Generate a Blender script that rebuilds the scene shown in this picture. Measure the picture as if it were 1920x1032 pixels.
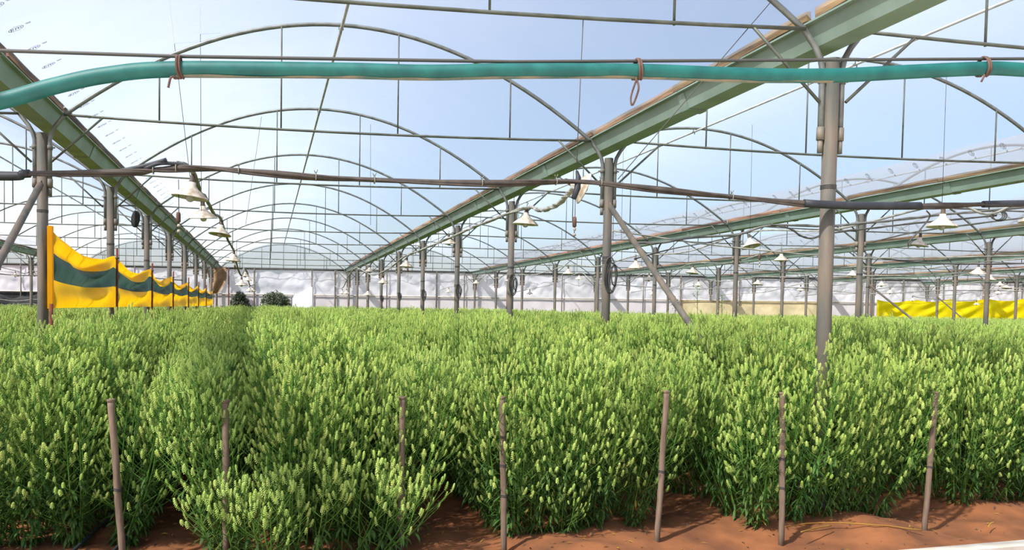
import bpy, math, random
import numpy as np
from mathutils import Vector, Matrix, Euler
from mathutils import noise as mnoise

random.seed(7)
rng = np.random.default_rng(7)
scene = bpy.context.scene
col = scene.collection
PI = math.pi
for o in list(bpy.data.objects):
    bpy.data.objects.remove(o)

# ------------------------------------------------------------------ camera
PSI, PITCH, ROLL, FPX, CY = .3191, .0356, .018, 1395.26, 627.44
_r0 = Vector((math.cos(PSI), -math.sin(PSI), 0))
_f = Vector((math.sin(PSI) * math.cos(PITCH), math.cos(PSI) * math.cos(PITCH), -math.sin(PITCH)))
_u0 = _r0.cross(_f)
_r = _r0 * math.cos(ROLL) + _u0 * math.sin(ROLL)
_u = _u0 * math.cos(ROLL) - _r0 * math.sin(ROLL)
CAM = Vector((0, 0, 1.6))
cd = bpy.data.cameras.new('camera')
cam = bpy.data.objects.new('camera', cd)
col.objects.link(cam)
M = Matrix.Identity(4)
for i in range(3):
    M[i][0], M[i][1], M[i][2], M[i][3] = _r[i], _u[i], -_f[i], CAM[i]
cam.matrix_world = M
cd.sensor_width = 36
cd.lens = 36 * FPX / 1920
cd.shift_y = (CY - 516) / 1920
cd.clip_start = .05
cd.clip_end = 400
scene.camera = cam

# ------------------------------------------------------------------ sky, sun, exposure
SUN_DIR = Vector((-.83, -.40, 1.0)).normalized()        # towards the sun
w = bpy.data.worlds.new('sky')
scene.world = w
w.use_nodes = True
nt = w.node_tree
sky = nt.nodes.new('ShaderNodeTexSky')
sky.sky_type = 'NISHITA'
sky.sun_disc = False
sky.sun_elevation = math.asin(SUN_DIR.z)
sky.sun_rotation = math.atan2(SUN_DIR.x, SUN_DIR.y)
sky.air_density = 1.0
sky.dust_density = 2.2
sky.ozone_density = 2.0
nt.links.new(sky.outputs[0], nt.nodes['Background'].inputs[0])
nt.nodes['Background'].inputs[1].default_value = .22
sl = bpy.data.lights.new('sun', 'SUN')
sun = bpy.data.objects.new('sun', sl)
col.objects.link(sun)
sl.energy = 8.0
sl.angle = math.radians(1.6)
sl.color = (1, .96, .89)
sun.rotation_euler = SUN_DIR.to_track_quat('Z', 'Y').to_euler()
vs = scene.view_settings
vs.view_transform = 'Standard'
vs.look = 'None'
vs.gamma = 1
vs.use_curve_mapping = False
vs.exposure = 0.17
scene.cycles.transparent_max_bounces = 40
scene.cycles.max_bounces = 8
scene.cycles.diffuse_bounces = 3
scene.cycles.caustics_reflective = False
scene.cycles.caustics_refractive = False


# ------------------------------------------------------------------ helpers
def srgb(r, g, b):
    f = lambda c: c / 12.92 if c <= .04045 else ((c + .055) / 1.055) ** 2.4
    return (f(r / 255), f(g / 255), f(b / 255), 1)


def mat(name, c1, c2=None, scale=6., rough=.7, metal=0., rnd=0., bump=0., hue=0., stretch=(1, 1, 1), detail=4.,
        lo=.35, hi=.65):
    m = bpy.data.materials.new(name)
    m.use_nodes = True
    n, l = m.node_tree.nodes, m.node_tree.links
    b = n['Principled BSDF']
    b.inputs['Roughness'].default_value = rough
    b.inputs['Metallic'].default_value = metal
    tc = n.new('ShaderNodeTexCoord')
    mp = n.new('ShaderNodeMapping')
    mp.inputs['Scale'].default_value = stretch
    nz = n.new('ShaderNodeTexNoise')
    nz.inputs['Scale'].default_value = scale
    nz.inputs['Detail'].default_value = detail
    l.new(tc.outputs['Object'], mp.inputs[0])
    l.new(mp.outputs[0], nz.inputs['Vector'])
    rp = n.new('ShaderNodeValToRGB')
    rp.color_ramp.elements[0].position = lo
    rp.color_ramp.elements[1].position = hi
    rp.color_ramp.elements[0].color = c1
    rp.color_ramp.elements[1].color = c2 or c1
    l.new(nz.outputs['Fac'], rp.inputs[0])
    out = rp.outputs[0]
    if rnd or hue:
        oi = n.new('ShaderNodeObjectInfo')
        hs = n.new('ShaderNodeHueSaturation')
        mr = n.new('ShaderNodeMapRange')
        mr.inputs[3].default_value = 1 - rnd
        mr.inputs[4].default_value = 1 + rnd
        l.new(oi.outputs['Random'], mr.inputs[0])
        l.new(mr.outputs[0], hs.inputs['Value'])
        if hue:
            m2 = n.new('ShaderNodeMapRange')
            m2.inputs[3].default_value = .5 - hue
            m2.inputs[4].default_value = .5 + hue
            mm = n.new('ShaderNodeMath')
            mm.operation = 'FRACT'
            ml = n.new('ShaderNodeMath')
            ml.operation = 'MULTIPLY'
            ml.inputs[1].default_value = 7.31
            l.new(oi.outputs['Random'], ml.inputs[0])
            l.new(ml.outputs[0], mm.inputs[0])
            l.new(mm.outputs[0], m2.inputs[0])
            l.new(m2.outputs[0], hs.inputs['Hue'])
        l.new(out, hs.inputs['Color'])
        out = hs.outputs[0]
    l.new(out, b.inputs['Base Color'])
    if bump:
        bp = n.new('ShaderNodeBump')
        bp.inputs['Strength'].default_value = bump
        bp.inputs['Distance'].default_value = .02
        l.new(nz.outputs['Fac'], bp.inputs['Height'])
        l.new(bp.outputs[0], b.inputs['Normal'])
    m['color_out'] = 1
    return m


def leafy(name, c1, c2, rnd=.15, hue=.015, trans=.35, scale=3.):
    """diffuse + translucent plant tissue"""
    m = mat(name, c1, c2, scale=scale, rough=.6, rnd=rnd, hue=hue)
    n, l = m.node_tree.nodes, m.node_tree.links
    b = n['Principled BSDF']
    b.inputs['Specular IOR Level'].default_value = .25
    src = b.inputs['Base Color'].links[0].from_socket
    t = n.new('ShaderNodeBsdfTranslucent')
    l.new(src, t.inputs[0])
    mx = n.new('ShaderNodeMixShader')
    mx.inputs[0].default_value = trans
    l.new(b.outputs[0], mx.inputs[1])
    l.new(t.outputs[0], mx.inputs[2])
    l.new(mx.outputs[0], n['Material Output'].inputs[0])
    return m


def film(name, clear, tint=(.95, .97, 1), body=(.9, .9, .93), trans=.75, gloss=.06, noise=.10, scale=.5, bump=0.):
    """polythene sheet: part clear, part light-scattering, a little gloss"""
    m = bpy.data.materials.new(name)
    m.use_nodes = True
    n, l = m.node_tree.nodes, m.node_tree.links
    n.remove(n['Principled BSDF'])
    tr = n.new('ShaderNodeBsdfTransparent')
    tr.inputs[0].default_value = (*tint, 1)
    tl = n.new('ShaderNodeBsdfTranslucent')
    tl.inputs[0].default_value = (*body, 1)
    df = n.new('ShaderNodeBsdfDiffuse')
    df.inputs[0].default_value = (*body, 1)
    gl = n.new('ShaderNodeBsdfGlossy')
    gl.inputs['Roughness'].default_value = .25
    a = n.new('ShaderNodeMixShader')
    a.inputs[0].default_value = trans
    l.new(df.outputs[0], a.inputs[1])
    l.new(tl.outputs[0], a.inputs[2])
    b = n.new('ShaderNodeMixShader')
    tc = n.new('ShaderNodeTexCoord')
    nz = n.new('ShaderNodeTexNoise')
    nz.inputs['Scale'].default_value = scale
    nz.inputs['Detail'].default_value = 5
    l.new(tc.outputs['Object'], nz.inputs['Vector'])
    mr = n.new('ShaderNodeMapRange')
    mr.inputs[1].default_value = .3
    mr.inputs[2].default_value = .7
    mr.inputs[3].default_value = clear - noise
    mr.inputs[4].default_value = clear + noise
    l.new(nz.outputs['Fac'], mr.inputs[0])
    l.new(mr.outputs[0], b.inputs[0])
    l.new(a.outputs[0], b.inputs[1])
    l.new(tr.outputs[0], b.inputs[2])
    c = n.new('ShaderNodeMixShader')
    lw = n.new('ShaderNodeLayerWeight')
    lw.inputs[0].default_value = .25
    mu = n.new('ShaderNodeMath')
    mu.operation = 'MULTIPLY'
    mu.inputs[1].default_value = gloss * 4
    l.new(lw.outputs['Fresnel'], mu.inputs[0])
    l.new(mu.outputs[0], c.inputs[0])
    l.new(b.outputs[0], c.inputs[1])
    l.new(gl.outputs[0], c.inputs[2])
    l.new(c.outputs[0], n['Material Output'].inputs[0])
    return m


class MB:
    """collects vertices and faces and links them as ONE mesh object"""

    def __init__(s):
        s.v, s.f, s.m = [], [], []

    def add(s, vs_, fs_, mi=0):
        o = len(s.v)
        s.v += [tuple(p) for p in vs_]
        s.f += [tuple(i + o for i in f) for f in fs_]
        s.m += [mi] * len(fs_)
        return s

    def tube(s, pts, r, n=8, cap=True, mi=0):
        pts = [Vector(p) for p in pts]
        rs = r if hasattr(r, '__len__') else [r] * len(pts)
        vs_, fs_ = [], []
        t0 = (pts[1] - pts[0]).normalized()
        ref = Vector((0, 0, 1)) if abs(t0.z) < .9 else Vector((1, 0, 0))
        nrm = t0.cross(ref).normalized()
        for i, p in enumerate(pts):
            t = (pts[min(i + 1, len(pts) - 1)] - pts[max(i - 1, 0)]).normalized()
            nrm = (nrm - t * nrm.dot(t)).normalized()
            bn = t.cross(nrm)
            for k in range(n):
                a = 2 * PI * k / n
                vs_.append(p + (nrm * math.cos(a) + bn * math.sin(a)) * rs[i])
        for i in range(len(pts) - 1):
            for k in range(n):
                k2 = (k + 1) % n
                fs_.append((i * n + k, i * n + k2, (i + 1) * n + k2, (i + 1) * n + k))
        if cap:
            fs_.append(tuple(range(n - 1, -1, -1)))
            fs_.append(tuple((len(pts) - 1) * n + k for k in range(n)))
        return s.add(vs_, fs_, mi)

    def box(s, c, d, rot=None, mi=0):
        x, y, z = d[0] / 2, d[1] / 2, d[2] / 2
        vs_ = [Vector((sx * x, sy * y, sz * z)) for sz in (-1, 1) for sy in (-1, 1) for sx in (-1, 1)]
        if rot is not None:
            vs_ = [rot @ v for v in vs_]
        c = Vector(c)
        vs_ = [v + c for v in vs_]
        return s.add(vs_, [(0, 2, 3, 1), (4, 5, 7, 6), (0, 1, 5, 4), (2, 6, 7, 3), (0, 4, 6, 2), (1, 3, 7, 5)], mi)

    def lathe(s, prof, n=20, c=(0, 0, 0), mi=0):
        vs_, fs_ = [], []
        for r, z in prof:
            for k in range(n):
                a = 2 * PI * k / n
                vs_.append((c[0] + r * math.cos(a), c[1] + r * math.sin(a), c[2] + z))
        for i in range(len(prof) - 1):
            for k in range(n):
                k2 = (k + 1) % n
                fs_.append((i * n + k, i * n + k2, (i + 1) * n + k2, (i + 1) * n + k))
        return s.add(vs_, fs_, mi)

    def prism(s, poly, y0, y1, mi=0):
        """polygon of (x, z) extruded along y"""
        n = len(poly)
        vs_ = [(x, y0, z) for x, z in poly] + [(x, y1, z) for x, z in poly]
        fs_ = [(i, (i + 1) % n, n + (i + 1) % n, n + i) for i in range(n)]
        fs_ += [tuple(range(n - 1, -1, -1)), tuple(range(n, 2 * n))]
        return s.add(vs_, fs_, mi)

    def grid(s, fn, nu, nv, mi=0):
        vs_ = [fn(i / nu, j / nv) for j in range(nv + 1) for i in range(nu + 1)]
        fs_ = [(j * (nu + 1) + i, j * (nu + 1) + i + 1, (j + 1) * (nu + 1) + i + 1, (j + 1) * (nu + 1) + i)
               for j in range(nv) for i in range(nu)]
        return s.add(vs_, fs_, mi)

    def mesh(s, name, mats, smooth=True):
        me = bpy.data.meshes.new(name)
        me.from_pydata(s.v, [], s.f)
        for m in (mats if isinstance(mats, (list, tuple)) else [mats]):
            me.materials.append(m)
        if any(s.m):
            me.polygons.foreach_set('material_index', s.m)
        if smooth:
            me.polygons.foreach_set('use_smooth', [len(f) <= 4 for f in s.f])
        me.update()
        return me

    def build(s, name, mats, parent=None, smooth=True, loc=None):
        return obj(name, s.mesh(name, mats, smooth), parent, loc)


def obj(name, me, parent=None, loc=None, rot=None):
    o = bpy.data.objects.new(name, me)
    col.objects.link(o)
    if parent:
        o.parent = parent
    if loc is not None:
        o.location = loc
    if rot is not None:
        o.rotation_euler = rot
    return o


def tag(o, label, cat, group=None, kind=None):
    if label:
        o['label'] = label
    if cat:
        o['category'] = cat
    if group:
        o['group'] = group
    if kind:
        o['kind'] = kind
    return o


def thing(name, label, cat, loc=(0, 0, 0), rot=(0, 0, 0), group=None):
    return tag(obj(name, None, None, loc, rot), label, cat, group)


def copy_tree(o, parent=None):
    c = o.copy()
    col.objects.link(c)
    c.parent = parent
    for ch in KIDS.get(o.name, []):
        copy_tree(ch, c)
    return c


KIDS = {}


def register(o):
    """remember a prototype's children (parts and sub-parts) for copy_tree"""
    def rec(x):
        KIDS[x.name] = list(x.children)
        for c in x.children:
            rec(c)
    rec(o)


ORD = ['nearest', 'second', 'third', 'fourth', 'fifth', 'sixth', 'seventh', 'eighth', 'ninth', 'tenth', 'eleventh',
       'twelfth', 'thirteenth', 'fourteenth']


def nth(i):
    return 'nearest to the camera' if i == 0 else '%s from the camera' % ORD[i]


def smooth_path(pts, n=6):
    """Catmull-Rom through the points"""
    P = [Vector(p) for p in pts]
    P = [P[0] * 2 - P[1]] + P + [P[-1] * 2 - P[-2]]
    out = []
    for i in range(1, len(P) - 2):
        for k in range(n):
            t = k / n
            a, b, c, d = P[i - 1], P[i], P[i + 1], P[i + 2]
            out.append(.5 * (2 * b + (c - a) * t + (2 * a - 5 * b + 4 * c - d) * t * t + (3 * b - a - 3 * c + d) * t ** 3))
    out.append(P[-2])
    return out


def project(p):
    d = Vector(p) - CAM
    z = d.dot(_f)
    if z < .2:
        return None
    return 960 + FPX * d.dot(_r) / z, CY - FPX * d.dot(_u) / z


def seen(p, m=30):
    q = project(p)
    return q is not None and -m < q[0] < 1920 + m and -m < q[1] < 1032 + m


# ------------------------------------------------------------------ the greenhouse grid
BAY = 6.687
SKEW = -.184
ROWX = {i: 4.19 + BAY * i for i in range(-3, 7)}          # gutter rows; -1 left of the centre bay, 0 right of it
FANG = math.atan(SKEW)
FL = math.sqrt(1 + SKEW ** 2)


def fy(x, k):
    return 4.82 + 4 * k + SKEW * (x - 4.19)


def gz(y):
    return 3.733 - .0088 * y


KWALL = 9.05
ROWNAME = {-3: 'outermost left row', -2: 'row beyond the striped banner', -1: 'row beside the striped banner',
           0: 'row right of the centre bay', 1: 'second row right of centre', 2: 'third row right of centre', 3: 'fourth row right of centre',
           4: 'fifth row right of centre', 5: 'sixth row right of centre', 6: 'rightmost row'}
BAYNAME = {-3: 'outermost left bay', -2: 'bay behind the striped banner', -1: 'centre bay', 0: 'first bay right of centre',
           1: 'second bay right of centre', 2: 'third bay right of centre', 3: 'fourth bay right of centre',
           4: 'fifth bay right of centre', 5: 'rightmost bay'}

# ------------------------------------------------------------------ materials
m_film = film('roof_polythene', .62, body=(.66, .66, .70), gloss=.025, noise=.05, scale=.35)
m_gable = film('gable_polythene', .6, gloss=.03, noise=.05, scale=.4)
m_sheet = film('wall_polythene', .14, body=(.92, .92, .94), trans=.4, gloss=.10, noise=.08, scale=1.2)
m_panel = mat('pink_grey_panel', srgb(226, 218, 218), srgb(208, 200, 200), 1.2, .7)
m_net = mat('black_shade_net', srgb(30, 33, 32), srgb(48, 50, 48), 5, .9)
m_beige = mat('beige_cloth', srgb(225, 208, 165), srgb(205, 186, 142), 2, .8)
m_gutter = mat('green_gutter_paint', srgb(140, 160, 148), srgb(112, 132, 116), 2.2, .55, .0, bump=.05, lo=.3, hi=.75)
m_plank = mat('weathered_plank', srgb(156, 122, 92), srgb(88, 70, 58), 3., .85, rnd=.42, hue=.02, bump=.2, stretch=(6, .6, 6))
m_steel = mat('galvanised_pipe', srgb(132, 136, 132), srgb(104, 108, 104), 9, .45, .25, rnd=.06)
m_strut = mat('grey_green_pipe', srgb(102, 106, 96), srgb(78, 82, 72), 7, .55, .15)
m_post = mat('dusty_post_pipe', srgb(116, 102, 88), srgb(84, 84, 78), 4, .7, .05, rnd=.08, bump=.05, stretch=(2, 2, .35), detail=8, lo=.38, hi=.62)
m_sock = mat('socket_pipe', srgb(104, 104, 98), srgb(134, 124, 110), 6, .65, .1)
m_ridge = mat('white_ridge_pipe', srgb(190, 192, 188), srgb(160, 162, 158), 5, .45, .15)
m_hose = mat('teal_hose', srgb(26, 108, 100), srgb(12, 88, 84), 10, .55)
m_tan = mat('hose_tan', srgb(150, 140, 120), srgb(84, 112, 102), 9, .9)
m_cable = mat('dusty_black_cable', srgb(62, 54, 50), srgb(84, 74, 66), 12, .75)
m_black = mat('black_insulation', srgb(38, 40, 46), srgb(52, 54, 60), 9, .6)
m_gcable = mat('grey_cable', srgb(170, 168, 158), srgb(128, 128, 120), 8, .7)
m_wire = mat('thin_dark_wire', srgb(78, 76, 72), None, 8, .6)
m_rope = mat('brown_rope', srgb(112, 86, 74), srgb(88, 64, 54), 30, .9)
m_enamel = mat('dusty_white_enamel', srgb(206, 196, 180), srgb(142, 122, 98), 11, .55, lo=.38, hi=.7, rnd=.06, detail=8)
m_enin = mat('white_enamel_inside', srgb(205, 200, 184), srgb(188, 182, 164), 4, .4)
m_socket = mat('brown_lamp_socket', srgb(96, 82, 66), srgb(70, 58, 48), 12, .7)
m_bulb = mat('bulb_glass', srgb(196, 196, 190), None, 3, .15)
m_yel = leafy('yellow_banner_cloth', srgb(252, 200, 24), srgb(244, 184, 14), rnd=0, hue=0, trans=.5, scale=2.2)
m_grn = leafy('dark_green_banner_cloth', srgb(70, 98, 92), srgb(52, 80, 74), rnd=0, hue=0, trans=.4, scale=2.2)
m_yel2 = leafy('bright_yellow_sheet', srgb(255, 236, 10), srgb(250, 222, 6), rnd=0, hue=0, trans=.4, scale=1.4)
m_rust = mat('rusty_rod', srgb(122, 58, 36), srgb(88, 44, 30), 14, .85)
m_bamboo = mat('brown_stake_wood', srgb(128, 108, 90), srgb(94, 76, 62), 9, .8, rnd=.1, bump=.1, stretch=(3, 3, .4))
m_soil = mat('orange_sand_soil', srgb(152, 94, 54), srgb(100, 60, 34), 3.2, .95, bump=.6, detail=9, lo=.3, hi=.7)
m_kerb = mat('pale_concrete', srgb(226, 218, 204), srgb(206, 194, 176), 5, .8, bump=.1)
m_white = mat('white_tarp', srgb(250, 250, 250), srgb(238, 238, 240), 2, .6)
m_cloth = mat('brown_sacking', srgb(168, 134, 98), srgb(132, 102, 74), 4, .9)
m_ink = mat('grey_print', srgb(150, 152, 160), None, 3, .6)
m_spike = leafy('seed_spike', srgb(196, 211, 118), srgb(158, 188, 86), rnd=.16, hue=.012, trans=.2, scale=6)
m_leaf = leafy('crop_leaf', srgb(80, 110, 50), srgb(56, 84, 37), rnd=.22, hue=.015, trans=.22)
m_stem = leafy('crop_stem', srgb(106, 148, 62), srgb(84, 124, 48), rnd=.12, hue=.012, trans=.15)
m_dry = leafy('dry_leaf', srgb(190, 150, 70), srgb(160, 116, 52), rnd=.2, hue=.02, trans=.3)
m_shrub = leafy('shrub_leaf', srgb(128, 138, 112), srgb(88, 100, 78), rnd=.15, hue=.01, trans=.25)
m_bark = mat('shrub_bark', srgb(96, 84, 70), srgb(70, 60, 50), 9, .9)

# ------------------------------------------------------------------ ground
CF = [(-3.3, .62), (-1.42, .60), (.33, .55), (2.10, .56), (4.12, .62), (6.2, .68), (8.2, .68), (10.2, .68)]   # beds: centre, half width


def soil_z(x, y):
    z = .05 * mnoise.noise(Vector((x * 1.5, y * 1.5, 3))) + .032 * mnoise.noise(Vector((x * 4, y * 4, 9)))
    z *= min(1, max(0, (y - 3.85) / .35))
    z += .014 * mnoise.noise(Vector((x * 11, y * 11, 1)))
    for c, h in CF:                                     # low ridge under each bed
        d = abs(x - c) / h
        if d < 1.5:
            z += .05 * math.exp(-(d / .9) ** 4) * min(1, max(0, (y - 4.1) / .4))
    return z - .03


g = MB()
g.grid(lambda u, v: (-4 + 15 * u, 2.2 + 6.8 * v, soil_z(-4 + 15 * u, 2.2 + 6.8 * v)), 260, 120)
fl = g.build('floor', m_soil)
tag(fl, 'orange sandy soil under the crop beds', None, kind='structure')
pv = MB()
pv.grid(lambda u, v: (-12 + 30 * u, -7 + (10.4 + (-.054) * (30 * u - 16.6)) * v, .028), 30, 8)
tag(pv.build('floor_path', m_kerb), 'pale concrete path in front of the crop beds', None, kind='structure')
g = MB()
g.grid(lambda u, v: (-90 + 200 * u, -30 + 150 * v, -.14), 8, 8)
tag(g.build('floor_outer', m_soil), 'orange soil around and beyond the crop beds', None, kind='structure')

# ------------------------------------------------------------------ roof film, one sheet per bay
ARCH_H = 1.25


def arch_z(s):                                          # s in -1..1 across the arch
    return .12 + ARCH_H * (1 - s * s)


for b in range(-3, 6):
    x0, x1 = ROWX[b] + .13, ROWX[b + 1] - .13
    xc, hw = (x0 + x1) / 2, (x1 - x0) / 2
    kmax = 9
    kmin = -2 if b < 3 else 0

    def pt(u, v, b=b, x0=x0, x1=x1, xc=xc, hw=hw, kmin=kmin):
        x = x0 + (x1 - x0) * u
        k = kmin + (kmax + .05 - kmin) * v
        y = fy(x, k)
        s = (x - xc) / hw
        fr = k - math.floor(k)
        sag = math.sin(PI * fr) * (1 - s * s)
        z = gz(y) + .18 + (ARCH_H + .035) * (1 - s * s) - .018 * sag
        z += .02 * mnoise.noise(Vector((x * .7, y * .5, b * 7.))) * (1 - abs(s) ** 4)
        return x, y, z
    f_ = MB()
    f_.grid(pt, 24, int((kmax - kmin) * 8))
    ce = f_.build('ceiling', m_film)
    tag(ce, 'clear polythene roof film over the %s' % BAYNAME[b], None, kind='structure')
    # small oval print marks repeated along the lower edge of the film
    if b in (-1, 0, 1):
        mk = MB()
        ring = [(  .07 * math.cos(a), .04 * math.sin(a)) for a in np.linspace(0, 2 * PI, 17)]
        for i in range(16):
            a, c = ring[i], ring[i + 1]
            mk.add([(a[0], a[1], 0), (c[0], c[1], 0), (c[0] * .9, c[1] * .86, 0), (a[0] * .9, a[1] * .86, 0)], [(0, 1, 2, 3)])
        for (bx, by, bw, bh) in [(-.045, 0, .008, .04), (-.03, .012, .022, .008), (-.028, -.012, .018, .008),
                                 (-.004, 0, .008, .036), (.012, .014, .02, .007), (.022, 0, .008, .03), (.044, -.006, .014, .008),
                                 (.04, .012, .02, .006), (.11, .03, .05, .006), (.115, .015, .04, .005)]:
            mk.box((bx, by, 0), (bw, bh, .002))
        me = mk.mesh('print_mark', m_ink, False)
        for side in (-1, 1):
            if (b, side) in ((-1, 1), (1, -1), (0, -1)):
                continue
            n_ = 0
            for i in range(46):
                y = 6.2 + .52 * i
                if b == 1 and i > 34:
                    break
                x = (x0 + .24) if side < 0 else (x1 - .42)
                s = (x - xc) / hw
                z = gz(y) + .18 + (ARCH_H + .035) * (1 - s * s) - .05
                if not seen((x, y, z)):
                    continue
                tx = Vector((1, 0, -2 * (ARCH_H + .035) * s / hw)).normalized()
                ty = Vector((0, 1, -.0088)).normalized()
                nz_ = tx.cross(ty)
                ux = (tx + ty * .25).normalized()
                uy = -nz_.cross(ux)
                Mx = Matrix((ux, uy, -nz_)).transposed().to_4x4()
                Mx.translation = Vector((x, y, z + .02))
                o = obj('print_mark', me, ce)
                o.matrix_local = Mx
                n_ += 1

# ------------------------------------------------------------------ gutters
sec = MB()
sec.prism([(-.10, 0), (.10, 0), (.155, .165), (.20, .165), (.20, .18), (.143, .18), (.09, .014), (-.09, .014),
           (-.143, .18), (-.20, .18), (-.20, .165), (-.155, .165)], 0, 3.985)
sec_me = sec.mesh('gutter_section', m_gutter, False)
jn = MB()
jn.prism([(-.108, -.008), (.108, -.008), (.166, .16), (.156, .16), (.10, 0), (-.10, 0), (-.156, .16), (-.166, .16)], -.06, .06)
jn_me = jn.mesh('joint_band', m_gutter, False)
pl_me = []
for j in range(4):
    p = MB()
    L = 1.94 + .03 * j
    prof = [(-.02, 0), (.02, 0), (.02, .075), (-.02, .075)]
    vs_ = []
    for t in range(7):
        y = L * t / 6
        dz = .006 * math.sin(t * 1.7 + j * 2)
        vs_ += [(x, y, z + dz) for x, z in prof]
    fs_ = [(i * 4 + k, i * 4 + (k + 1) % 4, (i + 1) * 4 + (k + 1) % 4, (i + 1) * 4 + k) for i in range(6) for k in range(4)]
    fs_ += [(3, 2, 1, 0), (24, 25, 26, 27)]
    p.add(vs_, fs_)
    pl_me.append(p.mesh('plank', m_plank, False))
for r in range(-3, 7):
    X = ROWX[r]
    ys = fy(X, 0) - 6.0 if r < 3 else fy(X, 0) - 1
    ye = fy(X, KWALL)
    gt = thing('rain_gutter', 'green roof gutter edged with wooden planks above the %s' % ROWNAME[r], 'gutter',
               (X, ys, gz(ys)), (-math.atan(.0088), 0, 0), 'roof gutters')
    n_ = int((ye - ys) // 4)
    for i in range(n_ + 1):
        a = i * 4.0
        if i == n_ and ye - ys - a < .5:
            break
        obj('gutter_section', sec_me, gt, (0, a, 0))
        if i:
            obj('joint_band', jn_me, gt, (0, a - .01, -.002))
    for sd in (-1, 1):
        y = .0
        while y < ye - ys - 1.9:
            o = obj('plank', random.choice(pl_me), gt, (sd * (.182 + random.uniform(-.006, .006)), y, .18 + random.uniform(0, .014)),
                    (random.uniform(-.003, .003), random.uniform(-.08, .08), random.uniform(-.003, .003)))
            y += 2.02

# ------------------------------------------------------------------ posts
pm = MB()
pm.tube([(0, 0, -.3), (0, 0, 3.63)], .057, 16)
post_me = pm.mesh('post_pipe', m_post)
sm_ = MB()
sm_.tube([(0, 0, 2.90), (0, 0, 3.0)], .021, 12)
sm_.tube([(0, 0, 3.0), (0, 0, 3.10)], .030, 12)
sock_me = sm_.mesh('sleeve_socket', m_sock)
cm_ = MB()
cm_.tube([(0, 0, 3.44), (0, 0, 3.49)], .031, 12)
cm_.tube([(-.055, 0, 3.465), (.055, 0, 3.465)], .009, 6)
clamp_me = cm_.mesh('clamp', m_sock)
wb = MB()
wb.box((0, 0, 3.32), (.12, .02, .5))
web_me = wb.mesh('web_plate', m_sock, False)
bd = MB()
for k in range(3):
    bd.lathe([(.058, -.004), (.0615, -.003), (.0615, .003), (.058, .004)], 14, (0, 0, .012 * k))
band_me = bd.mesh('wire_band', m_wire)
post_n = 0
for r in range(-3, 7):
    X = ROWX[r]
    idx = 0
    for k in range(0, 10):
        Y = fy(X, k)
        if not any(seen((X, Y, z), 12) for z in (1.5, 2.2, 2.9, 3.5)):
            continue
        dep = (Vector((X, Y, 1.6)) - CAM).dot(_f)
        if dep < 1:
            continue
        t = thing('greenhouse_post', 'grey roof post in the %s, %s' % (ROWNAME[r], nth(idx)), 'post',
                  (X, Y, -.0088 * Y), (0, 0, FANG), 'greenhouse posts')
        idx += 1
        obj('post_pipe', post_me, t)
        for sd in (-1, 1):
            so = obj('sleeve_socket', sock_me, t, (sd * .082, 0, 0))
            obj('clamp', clamp_me, so)
        obj('web_plate', web_me, t)
        if k < 5:
            obj('wire_band', band_me, t, (0, 0, random.uniform(2.3, 2.75)))

# ------------------------------------------------------------------ arch trusses
ap = MB()
HS = 3.15
pts = [(-3.318, 0, -.70), (-3.318, 0, -.24), (-3.318, 0, -.18), (-3.30, 0, -.10), (-3.25, 0, -.01)]
pts += [(HS * s, 0, arch_z(s)) for s in np.linspace(-1, 1, 37)]
pts += [(3.25, 0, -.01), (3.30, 0, -.10), (3.318, 0, -.18), (3.318, 0, -.24), (3.318, 0, -.70)]
ap.tube(pts, .024, 10)
arch_me = ap.mesh('arch_pipe', m_steel)
tb = MB()
tb.tube([(HS * s, -.03, .11 - .05 * (1 - s * s)) for s in np.linspace(-1, 1, 9)], .0155, 8)
tie_me = tb.mesh('tie_bar', m_strut)
strut_me = {}
for s_ in (-2.1, -.7, .7, 2.1):
    q = MB()
    q.tube([(s_, -.015, .07), (s_, -.015, arch_z(s_ / HS) - .01)], .0105, 6)
    strut_me[s_] = q.mesh('strut', m_strut)
brace_me = {}
for sd in (-1, 1):
    q = MB()
    q.tube([(sd * 2.72, -.03, .1), (sd * 3.29, -.02, -.44)], .013, 8)
    brace_me[sd] = q.mesh('brace', m_strut)
for b in range(-3, 6):
    xc = (ROWX[b] + ROWX[b + 1]) / 2
    idx = 0
    for k in range(0, 10):
        Y = fy(xc, k)
        root = Vector((xc, Y, gz(Y)))
        tip = [root + Vector((math.cos(FANG) * x, math.sin(FANG) * x, z)) for x, z in
               [(-3.3, .1), (-2.5, .6), (-1.5, 1.), (0, 1.3), (1.5, 1.), (2.5, .6), (3.3, .1), (-1.5, .1), (0, .1), (1.5, .1)]]
        if sum(seen(p, 5) for p in tip) < 1:
            continue
        t = thing('arch_truss', 'arched pipe truss spanning the %s, %s' % (BAYNAME[b], nth(idx)),
                  'roof truss', root, (0, 0, FANG), 'roof trusses')
        idx += 1
        obj('arch_pipe', arch_me, t)
        obj('tie_bar', tie_me, t)
        for s_ in (-2.1, -.7, .7, 2.1):
            obj('strut', strut_me[s_], t)
        for sd in (-1, 1):
            obj('brace', brace_me[sd], t)

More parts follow.
